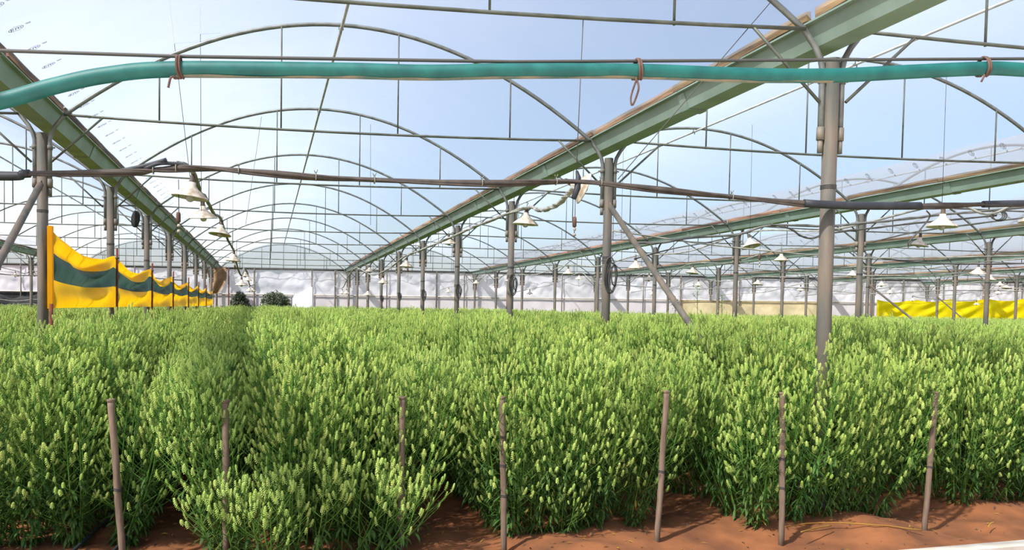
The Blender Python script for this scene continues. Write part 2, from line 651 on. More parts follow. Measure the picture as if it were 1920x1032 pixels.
# ridge pipes along each bay
for b in range(-3, 6):
    xc = (ROWX[b] + ROWX[b + 1]) / 2
    y0, y1 = fy(xc, 0) - (3 if b < 2 else 0), fy(xc, 9.03)
    t = thing('ridge_pipe', 'long straight pipe under the roof ridge of the %s' % BAYNAME[b], 'pipe',
              (xc, y0, gz(y0) + 1.31), (-math.atan(.0088), 0, 0), 'ridge pipes')
    q = MB()
    q.tube([(0, 0, 0), (0, y1 - y0, 0)], .019, 8)
    q.build('pipe', m_ridge, t)
    cl = MB()
    cl.tube([(-.025, 0, .0), (-.025, 0, .05), (.025, 0, .05), (.025, 0, 0)], .006, 6)
    cl.tube([(0, 0, -.05), (0, 0, .0)], .008, 6)
    cme = cl.mesh('clip', m_strut)
    for k in range(0, 9):
        obj('clip', cme, t, (0, fy(xc, k) - y0, 0))

# diagonal post braces (run along the rows)
for nm, a, bq, lab in [
    ('brace_pole', (4.19 - .0, 8.74, 2.92), (4.19, 4.75, -.05), 'long grey pipe leaning down from the second post right of the centre bay'),
    ('brace_pole', (-2.5, 9.97, 2.93), (-2.5, 5.6, -.05), 'long grey pipe leaning down from the post at the near end of the striped banner'),
    ('brace_pole', (17.57, fy(17.57, 4) - .05, 2.5), (17.57, fy(17.57, 4) - 4.2, -.05), 'thin dark pipe leaning down from a far post in the third row right'),
    ('brace_pole', (30.9, fy(30.9, 7) - .05, 2.5), (30.9, fy(30.9, 7) - 3.6, -.05), 'thin dark pipe leaning down in front of the bright yellow sheet'),
    ('brace_pole', (-9.18, fy(-9.18, 8) - .06, 2.6), (-9.18, fy(-9.18, 8) - 4.0, -.05), 'thin pipe leaning down from the post by the black netting')]:
    t = thing(nm, lab, 'pole', (bq[0], bq[1], 0))
    q = MB()
    A, B_ = Vector(a) - Vector((bq[0], bq[1], 0)), Vector(bq) - Vector((bq[0], bq[1], 0))
    q.tube([B_, A], .036 if a[0] < 5 else .03, 12)
    q.build('pipe', m_post, t)
    q = MB()
    d = (A - B_).normalized()
    q.box(A + d * .02, (.012, .07, .12), Matrix.Rotation(math.atan2(d.y, d.z) * -1, 3, 'X'))
    q.build('end_tab', m_sock, t, False)

# ------------------------------------------------------------------ back wall
wall = tag(obj('wall_back', None), 'far wall of wrinkled white polythene above pinkish panels', None, kind='structure')


def wy(x, off=0.):
    return 4.82 + 4 * KWALL + SKEW * (x - 4.19) + off


def wtop(x):
    return 3.44 + .0063 * (x + 2)


def wrail(x):
    return 2.07 + .0068 * (x + 2)


q = MB()
q.tube([(x, wy(x), wtop(x)) for x in np.linspace(-17, 47, 17)], .055, 8)
q.build('beam', mat('dark_beam', srgb(58, 60, 58), srgb(74, 70, 64), 4, .7), wall)
q = MB()
q.tube([(x, wy(x, -.05), wrail(x)) for x in np.linspace(-17, 47, 17)], .03, 8)
q.build('rail', m_kerb, wall)
WX = [-17, -14.2, -11.89, -9.18, -6.5, -4.2, -1.9, -.62, 2.3, 3.5, 6.2, 8.84, 10.34, 12.68, 15.73, 18.1, 20.37, 22.55, 24.76,
      26.04, 28.6, 31.1, 33.6, 36.2, 38.8, 41.4, 44.0, 46.8]
for i, (a, b) in enumerate(zip(WX[:-1], WX[1:])):
    ph = i * 3.7

    def sh(u, v, a=a, b=b, ph=ph):
        x = a + (b - a) * u
        z = wrail(x) + (wtop(x) - wrail(x)) * v
        d = .16 * mnoise.noise(Vector((x * 1.6 + z * 1.9 + ph, z * 1.2 - x * .5, ph)))
        d += .12 * abs(mnoise.noise(Vector((x * 4 - z * 2.5, z * 1.3 + x, ph + 5))))
        return x, wy(x, .02 + d * math.sin(PI * v) ** .5), z
    q = MB()
    q.grid(sh, max(8, int((b - a) * 9)), 12)
    q.build('plastic_sheet', m_sheet, wall)
    low = m_net if b < -4 else (m_beige if 22 < a < 31 else m_panel)

    def lp(u, v, a=a, b=b, ph=ph):
        x = a + (b - a) * u
        d = .02 * mnoise.noise(Vector((x * 3, v * 2, ph)))
        return x, wy(x, .03 + d), v * (wrail(x) - .03)
    q = MB()
    q.grid(lp, max(4, int((b - a) * 2)), 4)
    q.build('lower_panel', low, wall)
    q = MB()
    q.tube([(a, wy(a, -.08), -.1), (a, wy(a, -.08), wtop(a))], .045 if i % 2 else .03, 8)
    q.build('wall_post', m_rust if i == 6 else m_post, wall)
for b in range(-3, 6):                                   # gable film with mullions above the beam
    x0, x1 = ROWX[b] + .13, ROWX[b + 1] - .13
    xc, hw = (x0 + x1) / 2, (x1 - x0) / 2

    def gb(u, v):
        x = x0 + (x1 - x0) * u
        s = (x - xc) / hw
        y = wy(x, .01)
        zt = gz(y) + .18 + (ARCH_H + .03) * (1 - s * s)
        return x, y, wtop(x) + (zt - wtop(x)) * v
    q = MB()
    q.grid(gb, 16, 2)
    q.build('gable_film', m_gable, wall)
    for xx in (-2.2, -1.1, 0, 1.1, 2.2):
        x = xc + xx
        s = xx / hw
        q = MB()
        q.tube([(x, wy(x, -.04), wtop(x)), (x, wy(x, -.04), gz(wy(x)) + .12 + ARCH_H * (1 - s * s))], .014, 6)
        q.build('mullion', m_strut, wall)

# ------------------------------------------------------------------ things along the back wall
t = thing('covered_stack', 'bright white sheeted stack with a sloping top at the back wall', 'stack', (1.8, 40.6, 0), (0, 0, FANG))
q = MB()
q.prism([(-.52, 0), (-.52, 1.93), (-.46, 2.02), (-.3, 2.09), (.42, 2.52), (.52, 2.5), (.52, 0)], -.25, .3)
q.build('white_sheet', m_white, t, False)
q = MB()
q.tube([(-.53, -.26, 0), (-.53, -.26, 1.95), (-.46, -.26, 2.03)], .02, 6)
q.build('edge_pipe', m_steel, t)
t = thing('sacking_curtain', 'brown sacking hanging under the far end of the left gutter', 'curtain', (-2.5, 41.2, 0))
q = MB()
q.grid(lambda u, v: ((u - .5) * (.95 - .5 * v ** 2) + .1 * math.sin(v * 4), .12 * math.sin(u * 9 + v * 2), 3.42 - 1.35 * v), 16, 10)
q.build('cloth', m_cloth, t)


def shrub(name, label, loc, r, h, n, seed, grp=None, leaf=m_shrub, ls=.07):
    rr = random.Random(seed)
    t = thing(name, label, 'shrub', loc, (0, 0, 0), grp)
    st, lf = MB(), MB()
    for i in range(14):
        a = rr.uniform(0, 2 * PI)
        e = rr.uniform(.2, 1) * r
        p = [(0, 0, 0), (e * .4 * math.cos(a), e * .4 * math.sin(a), h * .5), (e * math.cos(a), e * math.sin(a), h * rr.uniform(.7, 1))]
        p = smooth_path(p, 4)
        st.tube(p, list(np.linspace(.022, .006, len(p))), 5)
    for i in range(n):
        a, cz = rr.uniform(0, 2 * PI), rr.uniform(-1, 1)
        q_ = rr.uniform(.45, 1) ** .6 * (1 + .25 * mnoise.noise(Vector((math.cos(a) * 2, math.sin(a) * 2, cz * 2 + seed))))
        p = Vector((math.cos(a) * math.sqrt(1 - cz * cz) * r * q_, math.sin(a) * math.sqrt(1 - cz * cz) * r * q_, h * .55 + cz * h * .5 * q_))
        R_ = Euler((rr.uniform(-1, 1), rr.uniform(-1, 1), rr.uniform(0, 6))).to_matrix()
        s = ls * rr.uniform(.7, 1.3)
        lf.add([p + R_ @ Vector(v) for v in ((0, -s * .35, 0), (s, 0, s * .2), (0, s * .35, 0), (-s * .6, 0, 0))], [(0, 1, 2, 3)])
    st.build('branches', m_bark, t)
    o = lf.build('foliage', leaf, t)
    o['kind'] = 'stuff'
    return t


shrub('shrub', 'dark grey-green shrub beside the rusty post at the back wall', (-1.3, 41.0, 0), .55, 2.05, 3000, 3, None, m_shrub, .12)
shrub('shrub', 'broad green shrub left of the white sheeted stack at the back wall', (.45, 40.75, 0), .8, 2.1, 4500, 5, None, m_shrub, .12)
shrub('tree', 'tall bushy tree outside, seen dimly through the wall polythene', (.3, 44.5, 0), 1.5, 3.1, 2600, 8, None, m_shrub, .12)['category'] = 'tree'
t = thing('shade_net_bale', 'black netting bundled low along the back wall, left of the banner', 'netting', (-11, wy(-11, -.6), 0), (0, 0, FANG))
q = MB()
q.grid(lambda u, v: (-4.5 + 8 * u, .35 * math.cos(PI * v) + .06 * math.sin(u * 31), max(0, 1.75 * math.sin(PI * v) ** .6 + .08 * math.sin(u * 23 + 1) + .05 * math.sin(u * 57))), 60, 12)
q.build('net_roll', m_net, t)
q = MB()
for j in range(3):
    q.tube([(-4.5 + 8 * i / 30, -.42, 1.55 - .22 * j + .05 * math.sin(i * .8 + j)) for i in range(31)], .015, 5)
q.build('pale_lines', m_gcable, t)

# bright yellow sheet far right
t = thing('yellow_sheet', 'bright yellow sheet stretched between far posts on the right', 'banner')
xs0, xs1 = 31.7, 43.5
tie = [31.7, 33.9, 36.0, 38.2, 40.7, 43.5]


def ysh(u, v):
    x = xs0 + (xs1 - xs0) * u
    j = max(i for i in range(len(tie) - 1) if tie[i] <= x + 1e-6)
    t_ = (x - tie[j]) / (tie[j + 1] - tie[j])
    top = 2.40 + .03 * (x - 31.7) - .16 * math.sin(PI * t_)
    fold = .07 * math.sin((v * 3 + t_ * 2.5) * 4) * math.sin(PI * t_)
    return x, fy(x, 8.2) - .12 + fold, top + (1.2 - top) * v


q = MB()
q.grid(ysh, 80, 14)
q.build('cloth', m_yel2, t)
q = MB()
q.tube([ysh(i / 60, 0) for i in range(61)], .012, 5)
q.build('hem_rope', m_yel2, t)
q = MB()
t2 = tag(obj('cloth_strip', None, None, (22.5, fy(22.5, 8.95) - .05, 0), (0, 0, FANG)), 'pale beige cloth strip along the base of the back wall', 'cloth')
q.grid(lambda u, v: (8.5 * u, .05 * math.sin(u * 26), (2.0 + .1 * math.sin(u * 9)) * (1 - v)), 40, 6)
q.build('cloth', m_beige, t2)

# ------------------------------------------------------------------ striped banner along the left post row
BX = -2.40
BY = [9.95, 13.83, 17.85, 21.7, 25.8, 29.5, 33.2, 37.7]
BT = [2.44, 2.35, 2.31, 2.29, 2.26, 2.23, 2.20, 2.17]


def ban(y, v, lv0, lv1):
    """v 0..1 between the levels lv0, lv1 measured down the cloth (0 top .. 3 bottom)"""
    j = max(i for i in range(len(BY) - 1) if BY[i] <= y + 1e-6)
    t_ = min(1, (y - BY[j]) / (BY[j + 1] - BY[j]))
    sg = math.sin(PI * t_ ** .85)
    top = BT[j] + (BT[j + 1] - BT[j]) * t_ - .20 * sg
    sag = .13 * math.sin(PI * t_)
    l1 = (2.20 if y < 11 else 2.17) - .0015 * (y - 10) - .20 * sg * (1 if j else .8)
    l2 = 1.845 - .001 * (y - 10) - sag * .45
    lev = [top, l1, l2, 1.50 - .002 * (y - 10)]
    L = lv0 + (lv1 - lv0) * v
    i = min(2, int(L))
    z = lev[i] + (lev[i + 1] - lev[i]) * (L - i)
    fold = .07 * math.sin(PI * t_) * math.sin(5 * L + 3 * t_ + j * 1.3) + .03 * math.sin(12 * t_ + L * 5 + j) * math.sin(PI * t_)
    return BX + fold, y, z


t = thing('striped_banner', 'yellow cloth banner with a dark green middle stripe along the left posts', 'banner')
for nm, a, b, mm in (('upper_stripe', 0, 1, m_yel), ('middle_stripe', 1, 2, m_grn), ('lower_stripe', 2, 3, m_yel)):
    q = MB()
    q.grid(lambda u, v: ban(BY[0] + (BY[-1] - BY[0]) * u ** 1.15, v, a, b), 130, 8)
    o = q.build(nm, mm, t)
    o['label'] = 'dark green stripe' if mm is m_grn else 'yellow stripe'
q = MB()
q.box((BX + .01, 9.93, 1.975), (.05, .07, .96))
o = q.build('end_batten', m_yel, t, False)
for i, (y, zt) in enumerate(zip(BY[1:], BT[1:])):
    s = tag(obj('banner_stake', None, None, (BX + .03, y, 0)), 'thin rusty rod holding the striped banner, %s' % nth(i), 'stake', 'rusty rods of the striped banner')
    q = MB()
    q.tube([(0, 0, -.1), (.01, 0, zt + .12)], .018, 8)
    q.build('rod', m_rust, s)
    q = MB()
    q.lathe([(.016, -.02), (.026, -.015), (.026, .015), (.016, .02)], 10, (.01, 0, zt - .04))
    q.build('tie_wire', m_wire, s)
tag(obj('batten_stake', MB().tube([(BX + .02, 9.91, -.1), (BX + .02, 9.91, 1.55)], .022, 8).mesh('batten_stake', m_rust)),
    'short rusty stub under the yellow end batten of the striped banner', 'stake')

# ------------------------------------------------------------------ lamps
LP = [(0, .215, .020), (0, .16, .022)]
prof_out = [(.022, .150), (.034, .148), (.040, .112), (.056, .096), (.062, .085), (.082, .070), (.114, .048), (.148, .020), (.168, .0), (.174, -.006), (.172, -.012)]
prof_in = [(.172, -.012), (.160, -.002), (.140, .014), (.106, .038), (.070, .060), (.03, .075), (.001, .078)]
q = MB()
q.lathe(prof_out + prof_in[1:], 24)
q.m = [0] * (24 * 10) + [1] * (24 * 6)
shade_me = q.mesh('shade', [m_enamel, m_enin])
q = MB()
q.lathe([(.001, .225), (.018, .222), (.026, .21), (.026, .165), (.032, .16), (.032, .145), (.02, .140)], 12)
sockl_me = q.mesh('socket', m_socket)
q = MB()
q.lathe([(.014, .085), (.018, .05), (.034, .02), (.040, -.01), (.034, -.035), (.015, -.048), (.001, -.05)], 12)
bulb_me = q.mesh('bulb', m_bulb)
q = MB()
q.tube([(0, 0, .215), (.0, 0, .25), (.015, 0, .27), (.0, 0, .285), (-.012, 0, .27)], .005, 6)
hook_me = q.mesh('hook', m_wire)
lamp0 = thing('pendant_lamp', '', 'lamp', (0, 0, 0))
obj('shade', shade_me, lamp0)
so = obj('socket', sockl_me, lamp0)
obj('bulb', bulb_me, so)
obj('hook', hook_me, so)
bpy.context.view_layer.update()
register(lamp0)

STR = {0: (-.72, 'olive cord of the centre bay'), 1: (3.25, 'grey cord beside the right-hand posts'),
       2: (8.0, 'first bay right of the centre'), 3: (11.6, 'second bay right of the centre'), 4: (15.9, 'second bay right, far side'),
       5: (20.2, 'third bay right of the centre'), 6: (24.9, 'fourth bay right of the centre'), 7: (29.5, 'fifth bay right'),
       8: (-6.6, 'bay left of the striped banner'), 9: (-10.8, 'outermost bay on the left')}
LAMPS = [  # string, x, y, z, scale, tilt x, tilt y
    (0, -.75, 8.35, 2.68, 1.04, .0, .12), (0, -.77, 10.3, 2.68, 1, .1, -.05), (0, -.71, 12.75, 2.69, 1, -.1, .12),
    (0, -.72, 18.1, 2.56, 1, .0, .06), (0, -.66, 21.97, 2.1, 1, .0, .0), (0, -.68, 26.3, 2.5, .9, 0, .1), (0, -.66, 29.5, 2.45, .9, 0, 0),
    (0, -.66, 32.0, 2.1, .9, 0, 0), (0, -.6, 35.5, 2.15, .9, 0, 0),
    (1, 3.26, 9.38, 2.72, 1, .05, .05), (1, 4.12 - .35, 15.9, 2.98, .95, .05, -.05), (1, 3.25, 18.2, 2.57, 1, 0, .05), (1, 3.35, 22.7, 2.29, 1, 0, 0),
    (1, 3.6, 28.2, 1.99, 1, 0, 0), (1, 3.3, 25.5, 2.75, .9, 0, 0), (1, 3.3, 33., 2.1, .9, 0, 0), (1, 3.4, 36., 2.15, .9, 0, 0),
    (2, 8.80, 6.60, 2.76, 1, 0, 0), (2, 8.17, 7.34, 2.74, 1.05, .02, .03), (2, 8.14, 11.24, 2.77, 1, -.25, -.1), (2, 7.98, 15.25, 2.58, 1, .1, -.1),
    (2, 8.7, 21, 2.67, 1, 0, 0), (2, 8.3, 25.5, 2.55, 1, 0, 0.1), (2, 8.3, 30.0, 2.6, .9, 0, 0), (2, 8.2, 34.5, 2.3, .9, 0, 0),
    (3, 11.58, 10.9, 2.91, 1, .1, .1), (3, 11.1, 14.2, 2.79, 1, 0, 0), (3, 10.9, 17.6, 2.63, 1, 0, .1), (3, 12., 22., 2.6, 1, 0, 0),
    (3, 12.6, 29.2, 2.88, 1, .1, 0), (3, 12.1, 25.6, 2.4, .9, 0, 0), (3, 12.1, 34., 2.3, .9, 0, 0),
    (4, 15.96, 13.3, 2.62, 1, .15, -.1), (4, 15.9, 17.2, 2.7, 1, 0, 0), (4, 15.8, 21.4, 2.55, 1, 0, .1), (4, 15.9, 25.2, 2.6, 1, 0, 0), (4, 16., 29., 2.3, .9, 0, 0),
    (5, 19.9, 16.2, 2.67, 1, .05, .05), (5, 20.1, 20.4, 2.6, 1, 0, 0), (5, 20.2, 24.6, 2.5, 1, 0, 0), (5, 20.2, 29., 2.2, .9, 0, 0),
    (6, 26.08, 20.8, 2.77, 1, 0, 0), (6, 24.8, 24.7, 2.5, 1, 0, 0), (6, 24.9, 19.6, 2.62, 1, 0, .1), (6, 25., 28.8, 2.3, .9, 0, 0),
    (7, 29.6, 24.2, 2.5, 1, 0, 0), (7, 29.5, 28., 2.3, .9, 0, 0), (7, 33., 26.4, 2.7, 1, 0, 0), (7, 34.8, 29., 2.2, .9, 0, 0),
    (8, -6.6, 22.6, 2.72, 1, 0, .1), (9, -10.5, 38., 2.6, .95, 0, 0), (9, -10.8, 42., 2.75, .9, 0, 0)]
bycount = {}
for (s_, x, y, z, sc, tx, ty) in LAMPS:
    i = bycount.get(s_, 0)
    bycount[s_] = i + 1
    o = copy_tree(lamp0)
    o.location = (x, y, z)
    o.rotation_euler = (tx, ty, random.uniform(0, 6) * 0)
    o.scale = (sc,) * 3
    o['label'] = 'dusty white hanging lamp, %s, %s' % (STR[s_][1], nth(i))
    o['group'] = 'hanging lamps'
for o in [lamp0] + list(lamp0.children_recursive):
    bpy.data.objects.remove(o)
# the lamp lying on its side at the cable
o = thing('pendant_lamp', 'white lamp shade tipped on its side, hung against the cable bundle', 'lamp', (3.19, 7.33, 2.885), (0, 0, 0), 'hanging lamps')
obj('shade', shade_me, o)
so = obj('socket', sockl_me, o)
obj('bulb', bulb_me, so)
obj('hook', hook_me, so)
o.rotation_euler = (Vector((-.93, .15, .36)).normalized()).to_track_quat('Z', 'Y').to_euler()


# lamp cords: one sagging cable per string, with short drops to each lamp
def cord(name, pts, r, m_, label, twist=2, kind='cable', drops=()):
    t = thing(name, label, kind)
    P = smooth_path(pts, 6)
    q = MB()
    q.tube(P, r, 7)
    q.build('cable', m_, t)
    for j in range(twist):
        q = MB()
        q.tube([p + Vector((.8 * r * math.sin(i * .9 + j * 2), .8 * r * math.sin(i * 1.3 + j), .9 * r * math.cos(i * .9 + j * 2.4))) for i, p in enumerate(P)], r * .55, 5)
        q.build('strand', m_, t)
    for (a, b) in drops:
        q = MB()
        a, b = Vector(a), Vector(b)
        q.tube(smooth_path([a, (a + b) / 2 + Vector((.02, .02, -.01)), b], 3), .006, 5)
        q.build('drop_wire', m_, t)
    return t


m_ocable = mat('olive_grey_cable', srgb(104, 104, 88), srgb(140, 138, 122), 9, .75)
cord('lamp_cord', [(-.62, 5.72, 2.53), (-.70, 7.0, 2.78), (-.72, 8.3, 2.93), (-.73, 9.3, 2.86), (-.74, 10.3, 2.93), (-.72, 11.5, 2.86), (-.70, 12.7, 2.93), (-.71, 15.3, 2.80),
                   (-.72, 18.1, 2.80), (-.68, 19.8, 2.45), (-.66, 22, 2.36), (-.66, 24, 2.62), (-.68, 26.3, 2.74), (-.66, 29.5, 2.66), (-.66, 32, 2.35), (-.6, 35.5, 2.4), (-.5, 40.8, 2.7)],
     .021, m_ocable, 'thick olive-grey wrapped lamp cord running back through the centre bay')
cord('lamp_cord', [(2.328, 5.538, 2.579), (2.388, 5.885, 2.536), (2.508, 6.478, 2.539), (2.762, 7.558, 2.658), (3.25, 9.4, 2.93), (3.25, 11.6, 2.93), (3.27, 13.2, 2.91), (3.25, 16.2, 2.85), (3.25, 18.6, 2.82),
                   (3.25, 21.1, 2.63), (3.25, 24.5, 2.6), (3.25, 28.9, 3.02), (3.3, 32., 2.85), (3.4, 36, 2.4), (3.4, 40.4, 2.6)], .019, m_gcable,
     'pale grey wrapped lamp cord running back beside the right-hand posts', drops=[((3.25, 21.2, 2.65), (3.35, 22.7, 2.5)), ((3.25, 28.2, 2.95), (3.6, 28.2, 2.22))])
for s_ in range(2, 10):
    L = sorted([l for l in LAMPS if l[0] == s_], key=lambda l: l[2])
    x_ = STR[s_][0]
    pts = []
    for i, l in enumerate(L):
        if i == 0:
            pts.append((l[1] + .05, l[2] - 2.2, l[3] + .3))
        pts.append((l[1], l[2], l[3] + .255 * l[4]))
        y2 = L[i + 1][2] if i + 1 < len(L) else l[2] + 4
        x2, z2 = (L[i + 1][1], L[i + 1][3]) if i + 1 < len(L) else (l[1], l[3])
        pts.append(((l[1] + x2) / 2, (l[2] + y2) / 2, (l[3] + z2) / 2 + .12))
    cord('lamp_cord', pts, .013, m_gcable, 'pale sagging lamp cord of the string in the %s' % STR[s_][1], 1)

# pull weights / plugs on thin cords
def plug_cord(name, p, h, label):
    t = thing(name, label, 'cord', p)
    q = MB()
    q.tube([(0, 0, 0), (.004, 0, -h * .5), (0, 0, -h)], .0045, 5)
    q.build('wire', m_wire, t)
    q = MB()
    q.lathe([(.002, .05), (.018, .045), (.022, .02), (.022, -.05), (.012, -.06), (.002, -.06)], 10, (0, 0, -h * .68))
    q.build('plug', m_rope, t)
    q = MB()
    for j in range(2):
        q.lathe([(.002, .018), (.015, .01), (.017, -.008), (.002, -.018)], 8, (.004, 0, -h * .84 - .055 * j))
    q.build('weight', m_enamel, t)


plug_cord('plug_cord', (3.0, 7.1, 2.84), .50, 'thin cord with a brown plug hanging beside the tipped lamp')
plug_cord('plug_cord', (-.86, 8.33, 2.85), .56, 'thin cord with a brown plug hanging left of the nearest lamp')
plug_cord('plug_cord', (-.70, 18.4, 2.77), .5, 'thin cord with a plug hanging behind the fourth lamp of the centre bay')
plug_cord('plug_cord', (8.15, 11.0, 3.0), .62, 'thin cord with a brown plug beside the tilted lamp right of the centre')
plug_cord('plug_cord', (3.25, 18.0, 2.82), .5, 'thin cord with a plug under a lamp beside the right-hand posts')

# ------------------------------------------------------------------ near cables, hose and wires
t = thing('water_hose', 'thick teal water hose slung across the top of the view on a wire', 'hose')
HP = [(-1.9, 3.53, 2.10), (-1.3, 3.43, 2.275), (-.979, 3.371, 2.36), (-.791, 3.336, 2.428), (-.599, 3.301, 2.483), (-.346, 3.255, 2.521), (.284, 3.139, 2.555), (.624, 3.076, 2.568), (.974, 3.012, 2.596),
      (1.497, 2.915, 2.627), (1.996, 2.824, 2.641), (2.391, 2.751, 2.663), (2.747, 2.686, 2.701), (3.113, 2.618, 2.738), (3.328, 2.579, 2.746), (4.2, 2.43, 2.75), (5.2, 2.25, 2.8)]
q = MB()
q.tube(smooth_path(HP, 8), .031, 20)
hz = q.build('hose', m_hose, t)
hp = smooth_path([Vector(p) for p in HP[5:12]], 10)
q = MB()                                                # mottled tan strip of uneven width along the underside
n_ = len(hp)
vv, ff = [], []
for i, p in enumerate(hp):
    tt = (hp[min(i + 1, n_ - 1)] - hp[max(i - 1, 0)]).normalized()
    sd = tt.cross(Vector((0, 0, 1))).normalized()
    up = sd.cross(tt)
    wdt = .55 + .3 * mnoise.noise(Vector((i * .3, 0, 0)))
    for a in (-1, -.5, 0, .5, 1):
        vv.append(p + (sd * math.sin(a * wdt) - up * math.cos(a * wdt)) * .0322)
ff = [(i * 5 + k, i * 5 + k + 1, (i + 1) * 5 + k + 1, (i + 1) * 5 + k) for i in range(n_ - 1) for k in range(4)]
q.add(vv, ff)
o = q.build('tan_strip', m_tan, hz)
o['label'] = 'tan strip on the underside'
wire = tag(obj('hose_wire', MB().tube([(-1.9, 3.54, 2.525), (-.978, 3.371, 2.553), (-.346, 3.255, 2.572), (.973, 3.012, 2.634), (3.325, 2.579, 2.797), (5.3, 2.22, 2.93)], .007, 6).mesh('hose_wire', m_wire)),
           'taut dark wire just above the teal hose', 'wire')
for (p, zt, dn, lab) in [((-.346, 3.255, 2.521), 2.572, .07, 'brown rope tie round the teal hose, leftmost of three'),
                         ((1.497, 2.915, 2.627), 2.672, .11, 'brown looped rope tie round the teal hose, middle of three'),
                         ((3.11, 2.618, 2.738), 2.782, .05, 'brown rope tie round the teal hose, rightmost of three')]:
    q = MB()
    d = Vector((.98, -.18, 0))
    e = Vector((.18, .98, 0))
    P = Vector(p)
    lp_ = [P + e * .036 * math.cos(a) + d * .004 * a + Vector((0, 0, .002 + (.05 if math.sin(a) > 0 else .036) * math.sin(a))) for a in np.linspace(-PI / 2, 1.5 * PI, 19)]
    q.tube(lp_, .0055, 6)
    q.tube([x + d * .01 for x in lp_], .005, 6)
    t = thing('rope_tie', lab, 'rope', (0, 0, 0))
    q.build('loop', m_rope, t)
    q = MB()
    q.tube(smooth_path([P + e * -.02 + Vector((0, 0, -.034)), P - e * .03 + d * .01 + Vector((0, 0, -.05 - dn * .3)), P - e * .02 - d * .012 + Vector((0, 0, -.04 - dn)),
                        P - e * .02 - d * .02 + Vector((0, 0, -.05 - dn * .6)), P - e * .025 + Vector((0, 0, -.045))] if dn > .1 else
                       [P - e * .02 + Vector((0, 0, -.034)), P - e * .034 - d * .01 + Vector((0, 0, -.045)), P - e * .03 - d * .02 + Vector((0, 0, -.04 - dn * .6))], 6), .0045, 6)
    q.build('tail', m_rope, t)

CB = [(-3.2, 6.1, 2.40), (-1.718, 5.85, 2.421), (-1.521, 5.82, 2.447), (-.881, 5.70, 2.485), (-.709, 5.68, 2.512), (-.465, 5.64, 2.534), (-.076, 5.56, 2.522), (.505, 5.45, 2.499), (1.488, 5.27, 2.509), (2.197, 5.14, 2.548),
      (2.851, 5.02, 2.513), (3.527, 4.86, 2.466), (4.159, 4.72, 2.440), (4.855, 4.64, 2.465), (5.3, 4.56, 2.49), (5.881, 4.46, 2.525), (7.5, 4.2, 2.6)]
t = thing('cable_bundle', 'dark bundled cables strung across the greenhouse at lamp height', 'cable')
P = smooth_path(CB, 8)
q = MB()
q.tube(P, .017, 10)
q.build('main_cable', m_cable, t)
for j in range(2):
    q = MB()
    q.tube([p + Vector((0, .018 * math.cos(i * .22 + j * 3), .018 * math.sin(i * .22 + j * 3) - .004)) for i, p in enumerate(P)], .009, 6)
    q.build('thin_cable', m_cable, t)
for (i0, i1, r) in [(0, 17, .028), (12 * 8 - 3, 12 * 8 + 10, .031), (14 * 8 + 3, len(P), .027)]:
    q = MB()
    q.tube(P[i0:i1], r, 12)
    q.build('insulation_sleeve', m_black, t)
tw = MB()
tw.tube([(.0, .026 * math.cos(a), .026 * math.sin(a)) for a in np.linspace(0, 2 * PI, 13)], .004, 5, False)
tw.tube([(0, 0, .024), (.012, -.01, .05)], .003, 5)
tw.tube([(0, 0, .024), (-.014, -.008, .046)], .003, 5)
twm = tw.mesh('wire_tie', m_ocable)
for i in (30, 36, 46, 54, 58, 64, 70, 74, 86, 102):
    obj('wire_tie', twm, t, P[i])
q = MB()
q.tube(smooth_path([(-.95, 5.72, 2.49), (-.80, 5.69, 2.53), (-.66, 5.65, 2.575)], 5), .016, 8)
q.tube(smooth_path([(-.80, 5.68, 2.51), (-.7, 5.66, 2.55), (-.58, 5.66, 2.552), (-.5, 5.68, 2.53)], 5), .013, 8)
q.build('spliced_end', m_black, t)
q = MB()
q.tube([(2.19, 5.16, 2.63), (2.20, 5.15, 2.58), (2.19, 5.14, 2.5), (2.16, 5.14, 2.42)], [.010, .02, .024, .02], 10)
q.build('taped_joint', m_black, t)

cord('cable', [(4.45, 8.70, 2.47), (4.91, 8.66, 2.49), (5.26, 8.60, 2.56), (5.92, 8.46, 2.63), (6.36, 8.38, 2.76), (7.11, 8.24, 2.775), (7.72, 8.13, 2.84), (8.34, 8.02, 2.92), (8.73, 7.95, 2.98), (9.52, 7.80, 3.07), (10.6, 7.6, 3.2)],
     .016, mat('grey_conduit', srgb(116, 116, 112), srgb(96, 96, 94), 8, .6), 'grey conduit rising to the right behind the thick near post', 1)
cord('cable', [(6.36, 8.36, 2.77), (6.62, 8.33, 2.73), (6.81, 8.30, 2.63), (6.96, 8.27, 2.61), (7.2, 8.24, 2.68), (7.72, 8.11, 2.76), (8.6, 7.95, 2.88), (9.6, 7.75, 3.0)], .012, m_wire,
     'slack dark cable dipping below the grey conduit right of centre', 1)
cord('cable', [(6.36, 8.37, 2.77), (6.1, 9.1, 2.62), (5.6, 9.6, 2.50), (5.2, 10., 2.36)], .010, m_wire, 'thin dark cable slanting down towards the leaning pipe', 0)
cord('cable', [(4.25, 8.78, 2.62), (6.0, 8.5, 2.45), (8.0, 8.2, 2.38), (10.8, 7.5, 2.5)], .010, m_gcable, 'pale cable hanging low across the first bay right of centre', 1)
cord('cable', [(11., 11.6, 2.72), (12.5, 11.3, 2.62), (14.5, 11.0, 2.68), (17.5, 10.4, 2.8)], .014, m_wire, 'dark cable sagging across the second bay right of centre', 1)
cord('cable', [(10.9, 15.5, 2.68), (13, 15.1, 2.55), (15.5, 14.7, 2.60), (17.5, 14.4, 2.72), (20, 13.9, 2.6), (24, 13.3, 2.8)], .014, m_gcable, 'pale cable sagging across the second and third bays right', 1)
